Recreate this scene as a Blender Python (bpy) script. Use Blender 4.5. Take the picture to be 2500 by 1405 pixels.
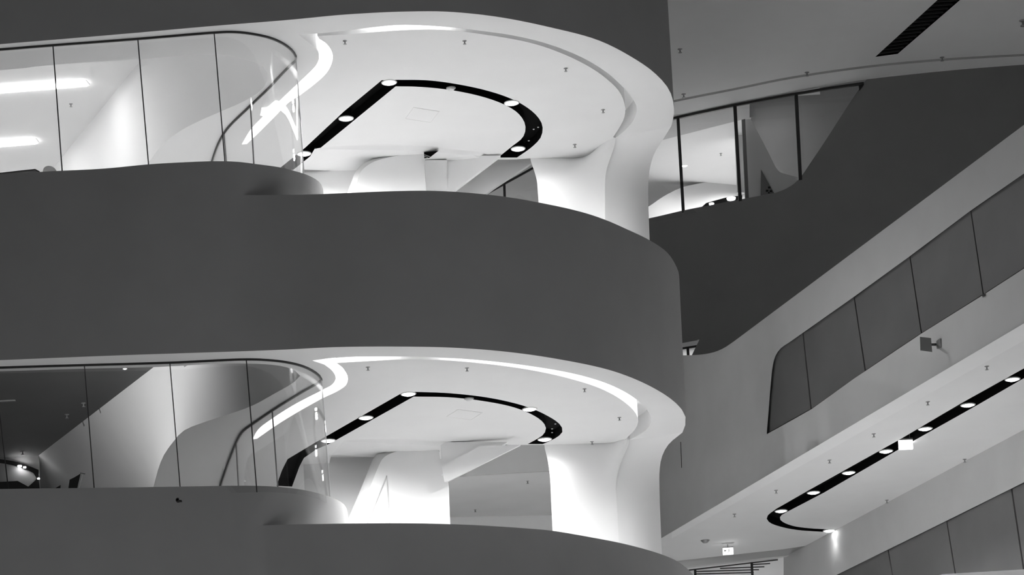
import bpy, math
from mathutils import Matrix, Vector
from mathutils.geometry import delaunay_2d_cdt

for o in list(bpy.data.objects):
    bpy.data.objects.remove(o, do_unlink=True)
SC = bpy.context.scene
COL = SC.collection

# ------------------------------------------------------------------ camera, world, exposure
CAMZ = 1.6                      # eye height over the hall floor
FPX, HORIZON, ROLL = 7000.0, 2723.0, -0.06
cam_d = bpy.data.cameras.new('camera')
cam_d.sensor_width = 36.0
cam_d.lens = 36.0 * FPX / 2500.0
cam_d.shift_y = (HORIZON - 702.5) / 2500.0
cam_d.clip_end = 300
cam = bpy.data.objects.new('camera', cam_d)
cam.matrix_world = Matrix.Translation((0, 0, CAMZ)) @ Matrix.Rotation(math.pi / 2, 4, 'X') @ Matrix.Rotation(ROLL, 4, 'Z')
COL.objects.link(cam)
SC.camera = cam

wd = bpy.data.worlds.new('hall_ambience')
SC.world = wd
wd.use_nodes = True
wd.node_tree.nodes['Background'].inputs[0].default_value = (1, 1, 1, 1)
wd.node_tree.nodes['Background'].inputs[1].default_value = 0.05

SC.view_settings.view_transform = 'Standard'
SC.view_settings.look = 'None'
SC.view_settings.exposure = 0.35
SC.view_settings.gamma = 1.0
SC.view_settings.use_curve_mapping = False
SC.cycles.max_bounces = 10
SC.cycles.diffuse_bounces = 8
SC.cycles.transparent_max_bounces = 16
SC.cycles.sample_clamp_indirect = 4.0
SC.cycles.use_denoising = True
SC.cycles.caustics_reflective = False
SC.cycles.caustics_refractive = False

P_DOWN = 375.0       # watts of a downlight in the two round storeys
P_GAL = 190.0         # watts of a downlight in the gallery soffit
P_HALL = 15000.0      # watts of an added, unseen hall floodlight
E_COVE = 9.0

# ------------------------------------------------------------------ projection helpers: a sight line met with a level, a depth or a wall
CR, SR = math.cos(ROLL), math.sin(ROLL)
def ray(px, py):
    x = px - 1250.0; y = HORIZON - py
    return CR * x - SR * y, FPX, SR * x + CR * y
def P(px, py, z):                       # on the level z (over the eye)
    a = ray(px, py); t = z / a[2]
    return Vector((a[0] * t, a[1] * t, z + CAMZ))
def D(px, py, Y):                       # on the frontal plane at depth Y
    a = ray(px, py); t = Y / FPX
    return Vector((a[0] * t, Y, a[2] * t + CAMZ))
def V(px, py, A, B, off=0.0):           # on the upright plane through A and B (off metres behind it)
    a = ray(px, py)
    n = Vector((B.y - A.y, A.x - B.x)).normalized()
    if n.y < 0: n = -n
    k = (A.x * n.x + A.y * n.y + off) / (a[0] * n.x + a[1] * n.y)
    return Vector((a[0] * k, a[1] * k, a[2] * k + CAMZ))
def up(v, h): return Vector((v.x, v.y, v.z + h))
def atz(v, z): return Vector((v.x, v.y, z + CAMZ))

def res(pts, n):                        # even resampling of a smooth curve through 2-D / 3-D points
    pts = [Vector(p).to_3d() if len(p) == 2 else Vector(p) for p in pts]
    dense = []
    m = len(pts)
    for i in range(m - 1):
        p0 = pts[i - 1] if i > 0 else pts[i] * 2 - pts[i + 1]
        p1, p2 = pts[i], pts[i + 1]
        p3 = pts[i + 2] if i + 2 < m else pts[i + 1] * 2 - pts[i]
        t0, t1 = 0.0, max((p1 - p0).length, 1e-6) ** .5
        t2 = t1 + max((p2 - p1).length, 1e-6) ** .5
        t3 = t2 + max((p3 - p2).length, 1e-6) ** .5
        for k in range(12):
            t = t1 + (t2 - t1) * k / 12
            A1 = p0 * ((t1 - t) / (t1 - t0)) + p1 * ((t - t0) / (t1 - t0))
            A2 = p1 * ((t2 - t) / (t2 - t1)) + p2 * ((t - t1) / (t2 - t1))
            A3 = p2 * ((t3 - t) / (t3 - t2)) + p3 * ((t - t2) / (t3 - t2))
            B1 = A1 * ((t2 - t) / (t2 - t0)) + A2 * ((t - t0) / (t2 - t0))
            B2 = A2 * ((t3 - t) / (t3 - t1)) + A3 * ((t - t1) / (t3 - t1))
            dense.append(B1 * ((t2 - t) / (t2 - t1)) + B2 * ((t - t1) / (t2 - t1)))
    dense.append(pts[-1])
    L = [0.0]
    for a, b in zip(dense, dense[1:]): L.append(L[-1] + (b - a).length)
    out = []; j = 0
    for i in range(n):
        s = L[-1] * i / (n - 1)
        while j < len(L) - 2 and L[j + 1] < s: j += 1
        f = (s - L[j]) / max(L[j + 1] - L[j], 1e-9)
        out.append(dense[j].lerp(dense[j + 1], min(max(f, 0), 1)))
    return out
def onz(pts, z, n=None):
    pts = res(pts, n) if n else [Vector(p).to_3d() for p in pts]
    return [P(p.x, p.y, z) for p in pts]
def offset(line, dist):                 # parallel curve in plan, to the side away from the viewer's left-hand normal
    out = []
    for i, p in enumerate(line):
        a = line[max(i - 1, 0)]; b = line[min(i + 1, len(line) - 1)]
        t = Vector((b.x - a.x, b.y - a.y)).normalized()
        out.append(Vector((p.x - t.y * dist, p.y + t.x * dist, p.z)))
    return out

# ------------------------------------------------------------------ materials
def mat(name, col, rough=.6, emit=0.0, metal=0.0, vary=.04, scale=1.5, bump=0.0):
    m = bpy.data.materials.new(name); m.use_nodes = True
    nt = m.node_tree; b = nt.nodes['Principled BSDF']
    c = (col, col, col) if not isinstance(col, tuple) else col
    b.inputs['Roughness'].default_value = rough
    b.inputs['Metallic'].default_value = metal
    tc = nt.nodes.new('ShaderNodeTexCoord')
    nz = nt.nodes.new('ShaderNodeTexNoise'); nz.inputs['Scale'].default_value = scale; nz.inputs['Detail'].default_value = 5
    nt.links.new(tc.outputs['Object'], nz.inputs['Vector'])
    rp = nt.nodes.new('ShaderNodeValToRGB')
    rp.color_ramp.elements[0].color = tuple(x * (1 - vary) for x in c) + (1,)
    rp.color_ramp.elements[1].color = tuple(min(1, x * (1 + vary)) for x in c) + (1,)
    rp.color_ramp.elements[0].position = .3; rp.color_ramp.elements[1].position = .7
    nt.links.new(nz.outputs['Fac'], rp.inputs['Fac'])
    nt.links.new(rp.outputs['Color'], b.inputs['Base Color'])
    if bump:
        n2 = nt.nodes.new('ShaderNodeTexNoise'); n2.inputs['Scale'].default_value = 90
        nt.links.new(tc.outputs['Object'], n2.inputs['Vector'])
        bp = nt.nodes.new('ShaderNodeBump'); bp.inputs['Strength'].default_value = bump; bp.inputs['Distance'].default_value = .003
        nt.links.new(n2.outputs['Fac'], bp.inputs['Height']); nt.links.new(bp.outputs['Normal'], b.inputs['Normal'])
    if emit:
        b.inputs['Emission Color'].default_value = (1, 1, 1, 1)
        b.inputs['Emission Strength'].default_value = emit
    return m
M_CEIL = mat('ceiling_plaster', .82, .75, vary=.015)
M_WHITE = mat('white_plaster', .88, .7, vary=.015)
M_FASC = mat('shaded_fascia_plaster', .33, .75, vary=.03, bump=.15)  # light plaster in a dim hall: its shade is put into this grey
M_GREYW = mat('grey_plaster', .58, .75, vary=.03, bump=.1)
M_DARKW = mat('dark_shaded_plaster', .175, .8, vary=.04, bump=.1)  # hall wall and lower glass room ceiling: shade put into this dark tone
M_FLOOR = mat('floor_screed', .9, .45, vary=.05)
M_DIMFLOOR = mat('bounce_cut_floor', .22, .9, vary=.08, scale=8)  # unseen floor, darkened to cut the bounce onto the lower soffit
M_HALLF = mat('hall_stone', .5, .5, vary=.06)
M_BLACK = mat('black_paint', .003, .9, vary=.1)
M_BLACK.node_tree.nodes['Principled BSDF'].inputs['Specular IOR Level'].default_value = .05
M_FRAME = mat('black_steel', .012, .45, vary=.1)
M_LINE = mat('dark_joint', .035, .6, vary=.1)
M_PANEL = mat('grey_cladding', .12, .55, vary=.10, scale=1.1)
M_METAL = mat('sprinkler_metal', .30, .4, metal=.3, vary=.1)
M_TRIM = mat('lamp_rim', .75, .3, vary=.02)
M_LAMP = mat('lamp_glow', .9, .4, emit=14.0, vary=.0)
M_LED = mat('cove_led', .9, .5, emit=E_COVE, vary=.0)
M_TUBE = mat('linear_lamp_glow', .9, .5, emit=21.0, vary=.0)
M_SIGN = mat('sign_glow', .9, .5, emit=2.5, vary=.0)
M_SIGND = mat('sign_print', .35, .6, vary=.0)
M_SLAT = mat('grille_slat', .02, .5, vary=.1)
M_GREYP = mat('grey_plate', .22, .5, vary=.05)
def glass(name, tint=.975, refl=.9, ior=1.25):
    m = bpy.data.materials.new(name); m.use_nodes = True
    nt = m.node_tree; nt.nodes.clear()
    out = nt.nodes.new('ShaderNodeOutputMaterial'); mx = nt.nodes.new('ShaderNodeMixShader')
    tr = nt.nodes.new('ShaderNodeBsdfTransparent'); tr.inputs[0].default_value = (tint, tint, tint, 1)
    gl = nt.nodes.new('ShaderNodeBsdfGlossy'); gl.inputs['Roughness'].default_value = 0.02; gl.inputs[0].default_value = (refl, refl, refl, 1)
    lw = nt.nodes.new('ShaderNodeLayerWeight'); lw.inputs[0].default_value = .5     # facing ratio, the same from both sides of the sheet
    pw = nt.nodes.new('ShaderNodeMath'); pw.operation = 'POWER'; pw.inputs[1].default_value = 5.0
    ma = nt.nodes.new('ShaderNodeMath'); ma.operation = 'MULTIPLY_ADD'; ma.inputs[1].default_value = .55; ma.inputs[2].default_value = .045
    nt.links.new(lw.outputs['Facing'], pw.inputs[0]); nt.links.new(pw.outputs[0], ma.inputs[0])
    nt.links.new(ma.outputs[0], mx.inputs[0]); nt.links.new(tr.outputs[0], mx.inputs[1]); nt.links.new(gl.outputs[0], mx.inputs[2])
    nt.links.new(mx.outputs[0], out.inputs[0])
    return m
M_GLASS = glass('clear_glass')

# ------------------------------------------------------------------ mesh helpers
def mk(name, verts, faces, m, parent=None, smooth=False):
    me = bpy.data.meshes.new(name)
    me.from_pydata([tuple(v) for v in verts], [], faces)
    me.validate(); me.materials.append(m)
    if smooth: me.polygons.foreach_set('use_smooth', [True] * len(me.polygons))
    me.update()
    o = bpy.data.objects.new(name, me); COL.objects.link(o)
    if parent: o.parent = parent
    return o
def tag(o, label=None, cat=None, group=None, kind=None):
    if label: o['label'] = label
    if cat: o['category'] = cat
    if group: o['group'] = group
    if kind: o['kind'] = kind
    return o
def struct(o, label, cat=None):
    o['kind'] = 'structure'; o['label'] = label
    o['category'] = cat or o.name.split('_')[0].split('.')[0]
    return o
def empty(name, loc=(0, 0, 0)):
    o = bpy.data.objects.new(name, None); o.location = loc; o.empty_display_size = .1
    COL.objects.link(o); return o
def reparent(o, e):
    o.parent = e
    o.matrix_parent_inverse = Matrix.Translation(-Vector(e.location)); return o
class MB:
    def __init__(s): s.v = []; s.f = []
    def grid(s, rows):
        b = len(s.v); n = len(rows[0])
        for r in rows: s.v += list(r)
        for i in range(len(rows) - 1):
            for j in range(n - 1):
                a = b + i * n + j
                s.f.append((a, a + 1, a + n + 1, a + n))
        return s
    def poly(s, loops):                 # flat face with holes: constrained triangulation, kept where an even-odd test says inside
        nrm = Vector((0, 0, 0)); l0 = loops[0]
        for a, b in zip(l0, l0[1:] + l0[:1]): nrm += Vector(a).cross(Vector(b))
        nrm.normalize()
        ax = max(range(3), key=lambda i: abs(nrm[i])); iu, iv = [(1, 2), (0, 2), (0, 1)][ax]
        flat = [Vector(v) for l in loops for v in l]
        p2 = [Vector((v[iu], v[iv])) for v in flat]
        ed = []; b = 0
        for l in loops:
            n = len(l); ed += [(b + i, b + (i + 1) % n) for i in range(n)]; b += n
        vs, es, fs, ov, oe, of = delaunay_2d_cdt(p2, ed, [], 0, 1e-7)
        o0 = flat[0]; base = len(s.v)
        for v, src in zip(vs, ov):
            if src: s.v.append(flat[src[0]])
            else:
                w = Vector((0, 0, 0)); w[iu] = v.x; w[iv] = v.y
                w[ax] = o0[ax] - (nrm[iu] * (v.x - o0[iu]) + nrm[iv] * (v.y - o0[iv])) / nrm[ax]
                s.v.append(w)
        for f in fs:
            cx = sum(vs[i].x for i in f) / len(f); cy = sum(vs[i].y for i in f) / len(f); ins = False
            for a, c in ed:
                A, B = p2[a], p2[c]
                if (A.y > cy) != (B.y > cy) and cx < (B.x - A.x) * (cy - A.y) / (B.y - A.y) + A.x: ins = not ins
            if ins: s.f.append(tuple(base + i for i in f))
        return s
    def quad(s, *p):
        b = len(s.v); s.v += list(p); s.f.append(tuple(range(b, b + len(p)))); return s
    def box(s, p, ax, ay, az):          # corner-centred box from three half axes
        b = len(s.v)
        for i in (-1, 1):
            for j in (-1, 1):
                for k in (-1, 1): s.v.append(p + ax * i + ay * j + az * k)
        for q in ((0, 1, 3, 2), (4, 6, 7, 5), (0, 4, 5, 1), (2, 3, 7, 6), (0, 2, 6, 4), (1, 5, 7, 3)): s.f.append(tuple(b + i for i in q))
        return s
    def bar(s, a, b_, w, h, upv=Vector((0, 0, 1))):
        d = (b_ - a); x = d.normalized(); y = upv.cross(x).normalized(); z = x.cross(y)
        return s.box((a + b_) / 2, d / 2, y * (w / 2), z * (h / 2))
    def lathe(s, prof, n=20, c=Vector((0, 0, 0))):
        b = len(s.v)
        for r, z in prof:
            for k in range(n):
                a = 2 * math.pi * k / n; s.v.append(c + Vector((r * math.cos(a), r * math.sin(a), z)))
        for i in range(len(prof) - 1):
            for k in range(n):
                s.f.append((b + i * n + k, b + i * n + (k + 1) % n, b + (i + 1) * n + (k + 1) % n, b + (i + 1) * n + k))
        return s
    def prism(s, front, back):          # closed solid between two loops of equal count
        n = len(front); s.poly([front]); s.poly([back])
        b = len(s.v); s.v += list(front) + list(back)
        for i in range(n): s.f.append((b + i, b + (i + 1) % n, b + n + (i + 1) % n, b + n + i))
        return s
    def build(s, name, m, parent=None, smooth=False): return mk(name, s.v, s.f, m, parent, smooth)
def solid(o, t, off=-1):
    md = o.modifiers.new('thickness', 'SOLIDIFY'); md.thickness = t; md.offset = off; md.use_even_offset = False
    return o
def smooth_angle(o, deg=40):
    me = o.data
    me.polygons.foreach_set('use_smooth', [True] * len(me.polygons))
    try:
        me.set_sharp_from_angle(angle=math.radians(deg))
    except Exception: pass
    return o
ORD = ['first', 'second', 'third', 'fourth', 'fifth', 'sixth', 'seventh', 'eighth', 'ninth', 'tenth']

# ------------------------------------------------------------------ repeatable fittings
dl_src = {}
def downlight(pos, label, group, power, r=.112, spot=True, cone=170, aim=None):
    if 'rim' not in dl_src:
        m = MB().lathe([(.088, .03), (.088, -.004), (.1, -.014), (.112, -.008), (.114, .0), (.1, .008)], 24); dl_src['rim'] = m
        m = MB().lathe([(.089, .0), (.075, -.016), (.05, -.027), (.02, -.033), (.0005, -.034)], 24); dl_src['lens'] = m
        m = MB().lathe([(.092, .11), (.1, .05), (.1, .01)], 16).lathe([(.0005, .112), (.092, .11)], 16); dl_src['can'] = m
        dl_src['me'] = None
    e = empty('downlight', pos)
    s = r / .112
    if dl_src['me'] is None:
        a = dl_src['rim'].build('rim', M_TRIM, e, True); b = dl_src['lens'].build('lens', M_LAMP, e, True); c = dl_src['can'].build('housing', M_BLACK, e, True)
        dl_src['me'] = (a.data, b.data, c.data)
    else:
        for nm, me in zip(('rim', 'lens', 'housing'), dl_src['me']):
            o = bpy.data.objects.new(nm, me); COL.objects.link(o); o.parent = e
    e.scale = (s, s, s)
    tag(e, label, 'downlight', group)
    if spot:
        ld = bpy.data.lights.new('lamp', 'SPOT'); ld.energy = power; ld.spot_size = math.radians(cone); ld.spot_blend = 1.0; ld.shadow_soft_size = .05
        lo = bpy.data.objects.new('lamp', ld); COL.objects.link(lo); lo.parent = e; lo.location = (0, 0, -.11)
        if aim: lo.rotation_euler = (Vector(aim) - Vector(pos)).to_track_quat('-Z', 'Y').to_euler()
    return e
sp_src = {}
def sprinkler(pos, label, group='sprinkler heads', s=1.0):
    s *= .72
    e = empty('sprinkler_head', pos); e.scale = (s, s, s)
    if not sp_src:
        a = MB().lathe([(.001, -.012), (.026, -.012), (.042, -.002), (.042, .002)], 14).build('escutcheon', M_METAL, e, True)
        b = MB().lathe([(.012, 0), (.012, -.04), (.017, -.045), (.009, -.06)], 10).build('body', M_METAL, e, True)
        c = MB().lathe([(.001, -.058), (.032, -.06), (.032, -.064), (.001, -.066)], 14).build('deflector', M_METAL, e, True)
        sp_src['me'] = [('escutcheon', a.data), ('body', b.data), ('deflector', c.data)]
    else:
        for nm, me in sp_src['me']:
            o = bpy.data.objects.new(nm, me); COL.objects.link(o); o.parent = e
    return tag(e, label, 'sprinkler', group)

# ================================================================== LEVELS (metres over the eye)
ZU, ZL, ZB = 14.85, 10.35, 5.85           # soffits
ZPM, ZPB = 12.5, 8.1                      # tops of the round parapets
ZGM, ZGB = 12.95, 8.65                    # tops of the parapets under the glass
ZFM, ZFB = 11.4, 6.9                      # storey floors
ZT = 19.35                                # ceiling of the far hall

# ---- hall floor, far out of the picture below, and floodlights added unseen above the void for floor bounce
struct(MB().quad(Vector((-60, -20, 0)), Vector((60, -20, 0)), Vector((60, 90, 0)), Vector((-60, 90, 0))).build('floor_hall', M_HALLF), 'pale stone floor of the hall far below the storeys')
for i, (x, y) in enumerate([(-8, 31), (0, 30), (7.5, 30), (12.5, 46)]):
    e = empty('added_floodlight', (x, y, 20.5))  # added lamp out of view, lights the floor for bounce
    MB().lathe([(.30, .0), (.34, -.02), (.34, .35), (.001, .36)], 20).build('housing', M_FRAME, e, True)
    MB().lathe([(.3, -.0), (.001, -.01)], 20).build('lens', M_TUBE, e, True)
    tag(e, ['added floodlight over the void beside the glass rooms', 'added floodlight over the void before the round storeys', 'added floodlight over the void before the gallery', 'added floodlight high beside the dark swept wall'][i], 'floodlight', 'added floodlights')
    ld = bpy.data.lights.new('lamp', 'SPOT'); ld.energy = P_HALL if i < 3 else 9000; ld.spot_size = math.radians(52 if i < 3 else 80); ld.spot_blend = .5; ld.shadow_soft_size = .3
    lo = bpy.data.objects.new('lamp', ld); COL.objects.link(lo); lo.parent = e; lo.location = (0, 0, -.1)

# ================================================================== TRACED PLAN CURVES OF THE TWO STOREYS
rimU = [(-420, 143), (0, 108), (300, 83), (525, 63), (700, 49), (850, 35), (1000, 28), (1100, 29), (1220, 42), (1340, 66), (1460, 98), (1540, 138), (1600, 180), (1636, 224), (1646, 272), (1639, 308)]
rimL = [(-420, 897), (0, 880), (300, 868), (600, 858), (700, 854), (825, 848), (991, 847), (1116, 850), (1241, 860), (1366, 878), (1491, 905), (1574, 937), (1637, 974), (1666, 1003), (1675, 1028), (1666, 1057)]

U = dict(
  z=ZU, zr=16.3, tag='upper', rim=rimU,
  lip=[(728, 83.5), (772, 82), (850, 74), (916, 66), (980, 61), (1080, 65), (1180, 76), (1260, 88), (1340, 108), (1420, 140), (1480, 176), (1520, 212), (1544, 240), (1555, 264), (1548, 292), (1528, 316), (1503, 337)],
  disc=[(1497, 335), (1512, 312), (1524, 288), (1526, 260), (1512, 224), (1480, 192), (1440, 164), (1380, 134), (1300, 106), (1180, 84), (1080, 73), (980, 74), (860, 83), (775, 88)],
  zigR=[(779, 95), (795, 105.5), (807.6, 121), (812.6, 137), (809, 157), (795, 181), (732, 233), (706, 250), (666, 290), (626, 330), (603, 352)],
  zigL=[(590, 353), (612, 317), (637, 290), (684, 245), (732, 199.5), (759, 174), (773, 158), (779, 142), (776, 124), (752, 103)],
  slotO=[(678, 415), (746, 360), (840, 272), (932, 196)],
  slotA=[(972, 195), (1040, 196), (1100, 203), (1180, 219), (1240, 238), (1280, 258), (1308, 280), (1322, 300), (1325, 316), (1320, 336), (1300, 358), (1262, 385)],
  slotB=[(1216, 385), (1252, 356), (1276, 336), (1283, 316), (1280, 298), (1264, 276), (1232, 256), (1180, 237), (1100, 220), (1020, 212), (966, 211)],
  slotI=[(750, 388), (716, 415)],
  ridge=[(768, 364), (800, 358), (860, 354), (920, 352), (980, 353), (1040, 356), (1100, 361), (1150, 366), (1185, 374), (1203, 388)],
  backL=[(1200, 390), (1062, 391.5), (1062, 430), (700, 432)],
  hole=[(-420, 200), (0, 172), (133, 158), (346, 144), (486, 133), (540, 134), (594, 144), (637, 158), (651, 173), (652, 196), (640, 218), (600, 245), (540, 272), (490, 294), (440, 320), (395, 355), (365, 395), (330, 440), (280, 505), (220, 583)],
  chan=[(-420, 150), (0, 119), (124, 109), (337, 93), (526, 77.5), (562, 76), (596, 78), (631, 83.5), (660, 90.6), (685, 101), (705, 114), (716.5, 125.5), (723, 138), (722, 146), (714, 153), (702, 164), (682, 185), (660, 209), (607, 260), (554, 313), (536, 342), (524, 371), (517, 394), (505, 440)],
  seams=[(-100, 126, -72, 430), (124, 109, 153, 418), (337, 93, 365, 403), (526, 77.5, 551, 396)],
  backseams=[(608, 259, 619, 400), (549, 320, 558, 393)],
  nose=[(-420, 455), (0, 427), (104, 419.5), (252, 412), (364, 401.5), (440, 397), (517, 394), (576, 395), (630, 401.5), (684, 409), (720, 418), (756, 430), (781, 446.5), (790, 468), (783, 488), (755, 515), (700, 560)],
  zg=ZGM, par=[(600, 486), (700, 480), (860, 471), (1020, 466), (1100, 468), (1220, 479), (1312, 494), (1420, 518), (1480, 538), (1528, 559), (1586, 587), (1628, 616), (1646, 641), (1657, 667), (1658, 690), (1650, 715)],
  zp=ZPM, zf=ZFM,
  colL=[(1295, 387), (1305, 409), (1311, 439), (1313, 469), (1315, 494), (1318, 560)],
  colC=[(1503, 337), (1495, 358), (1486, 385), (1479, 415), (1477, 454), (1477, 500), (1477, 538), (1477, 600)],
  colR=[(1639, 308), (1618, 342), (1597, 376), (1586, 415), (1582.5, 454), (1583, 502), (1586, 586), (1588, 640)],
  colT=[(1295, 387), (1360, 386), (1423, 384), (1460, 360), (1489, 341), (1503, 337)],
  lamps=[(950, 201), (845, 289), (742, 375), (1249, 251), (1265, 363)],
  sprk=[(842, 100), (1134, 100), (1381, 167), (1472, 268), (1403, 353)],
  pips=[(1303, 316), (1314, 311), (1291, 344)], det=(1101, 215), panel=[(990, 290), (1010, 262), (1073, 272), (1052, 299)],
)
L = dict(
  z=ZL, zr=11.8, tag='lower', rim=rimL,
  lip=[(762, 881), (800, 876), (858, 872), (950, 871), (1054, 873), (1158, 879), (1283, 893), (1408, 915), (1491, 941), (1545, 970), (1578, 999), (1590, 1024), (1583, 1045), (1562, 1061), (1536, 1075)],
  disc=[(1528, 1072), (1549, 1051), (1558, 1032), (1553, 1011), (1524, 982), (1470, 951), (1387, 924), (1283, 902), (1158, 886), (1054, 879), (980, 878.5), (908, 882), (821, 887)],
  zigR=[(837, 899), (849, 920), (846, 939), (825, 955), (790, 972), (720, 1011), (666, 1045), (628, 1072)],
  zigL=[(616, 1074), (630, 1050), (666, 1022), (720, 988), (787, 953), (812, 939), (820, 924), (812, 907), (792, 891)],
  slotO=[(675, 1187), (688, 1150), (702, 1122), (767, 1083), (980, 961)],
  slotA=[(1015, 957.5), (1100, 961), (1200, 973), (1283, 993), (1333, 1014), (1366, 1036), (1374, 1052), (1368, 1062), (1350, 1074), (1325, 1085)],
  slotB=[(1288, 1085), (1312, 1072), (1328, 1060), (1333, 1046), (1324, 1030), (1295, 1011), (1250, 994), (1180, 980), (1100, 971), (1010, 969)],
  slotI=[(805, 1084), (774, 1097), (742, 1119), (731, 1140), (713, 1189)],
  ridge=[(840, 1076), (880, 1073), (940, 1071.6), (1036, 1074), (1132, 1081), (1192, 1085.5), (1240, 1087)],
  backL=[(1225, 1089), (1160, 1091), (1080, 1091), (1080, 1122), (760, 1124)],
  hole=[(-420, 924), (0, 907.5), (202, 901), (375, 897), (576, 888), (684, 894), (720, 905), (733, 917), (720, 932), (666, 964), (612, 993), (540, 1018), (486, 1036), (446, 1054), (418, 1086), (400, 1112), (387, 1144), (375, 1189), (362, 1240), (345, 1300)],
  chan=[(-420, 912), (0, 896), (202, 890), (415, 884), (600, 876), (650, 877.5), (700, 883), (740, 893), (765, 905), (780, 917), (785, 925), (779, 932), (765, 940), (735, 957), (666, 1000), (612, 1037), (592, 1052), (577, 1078), (560, 1120), (537, 1187), (525, 1225)],
  seams=[(-15, 897, 24, 1196), (202, 890, 231, 1193), (415, 884, 441, 1190), (600, 876, 627, 1188)],
  backseams=[(671, 1000, 680, 1190), (575, 1082, 581, 1188)],
  nose=[(-420, 1206), (0, 1195), (231, 1192), (441, 1189), (560, 1187), (620, 1187), (684, 1190), (740, 1197), (790, 1209), (825, 1222), (843, 1236), (849, 1256), (845, 1280), (820, 1310), (760, 1360)],
  zg=ZGB, par=[(640, 1286), (700, 1283), (866, 1279), (1033, 1279), (1158, 1283), (1283, 1291), (1349, 1297), (1449, 1314), (1533, 1331), (1616, 1355), (1657.5, 1374), (1691, 1403), (1702, 1428), (1700, 1450)],
  zp=ZPB, zf=ZFB,
  colL=[(1329, 1087), (1339, 1111), (1343, 1153), (1345, 1215), (1349, 1295), (1352, 1360)],
  colC=[(1536, 1075), (1525, 1092), (1514, 1112), (1507, 1135), (1503, 1165), (1505, 1215), (1511, 1324), (1514, 1390)],
  colR=[(1666, 1057), (1632, 1086), (1616, 1116), (1610, 1153), (1610, 1195), (1612, 1257), (1616, 1353), (1619, 1420)],
  colT=[(1329, 1087), (1420, 1084.5), (1493, 1082), (1515, 1076), (1528, 1073), (1536, 1075)],
  lamps=[(997, 962), (893, 1020), (801, 1076), (1293, 999), (1330, 1073)],
  sprk=[(898, 897), (1140, 899), (1427, 950), (1512, 1020), (1445, 1079)],
  pips=[(1356, 1036), (1348, 1048), (1348, 1057)], det=(1145, 974), panel=[(1090, 1018), (1118, 1000), (1178, 1008), (1150, 1026)],
)

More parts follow.
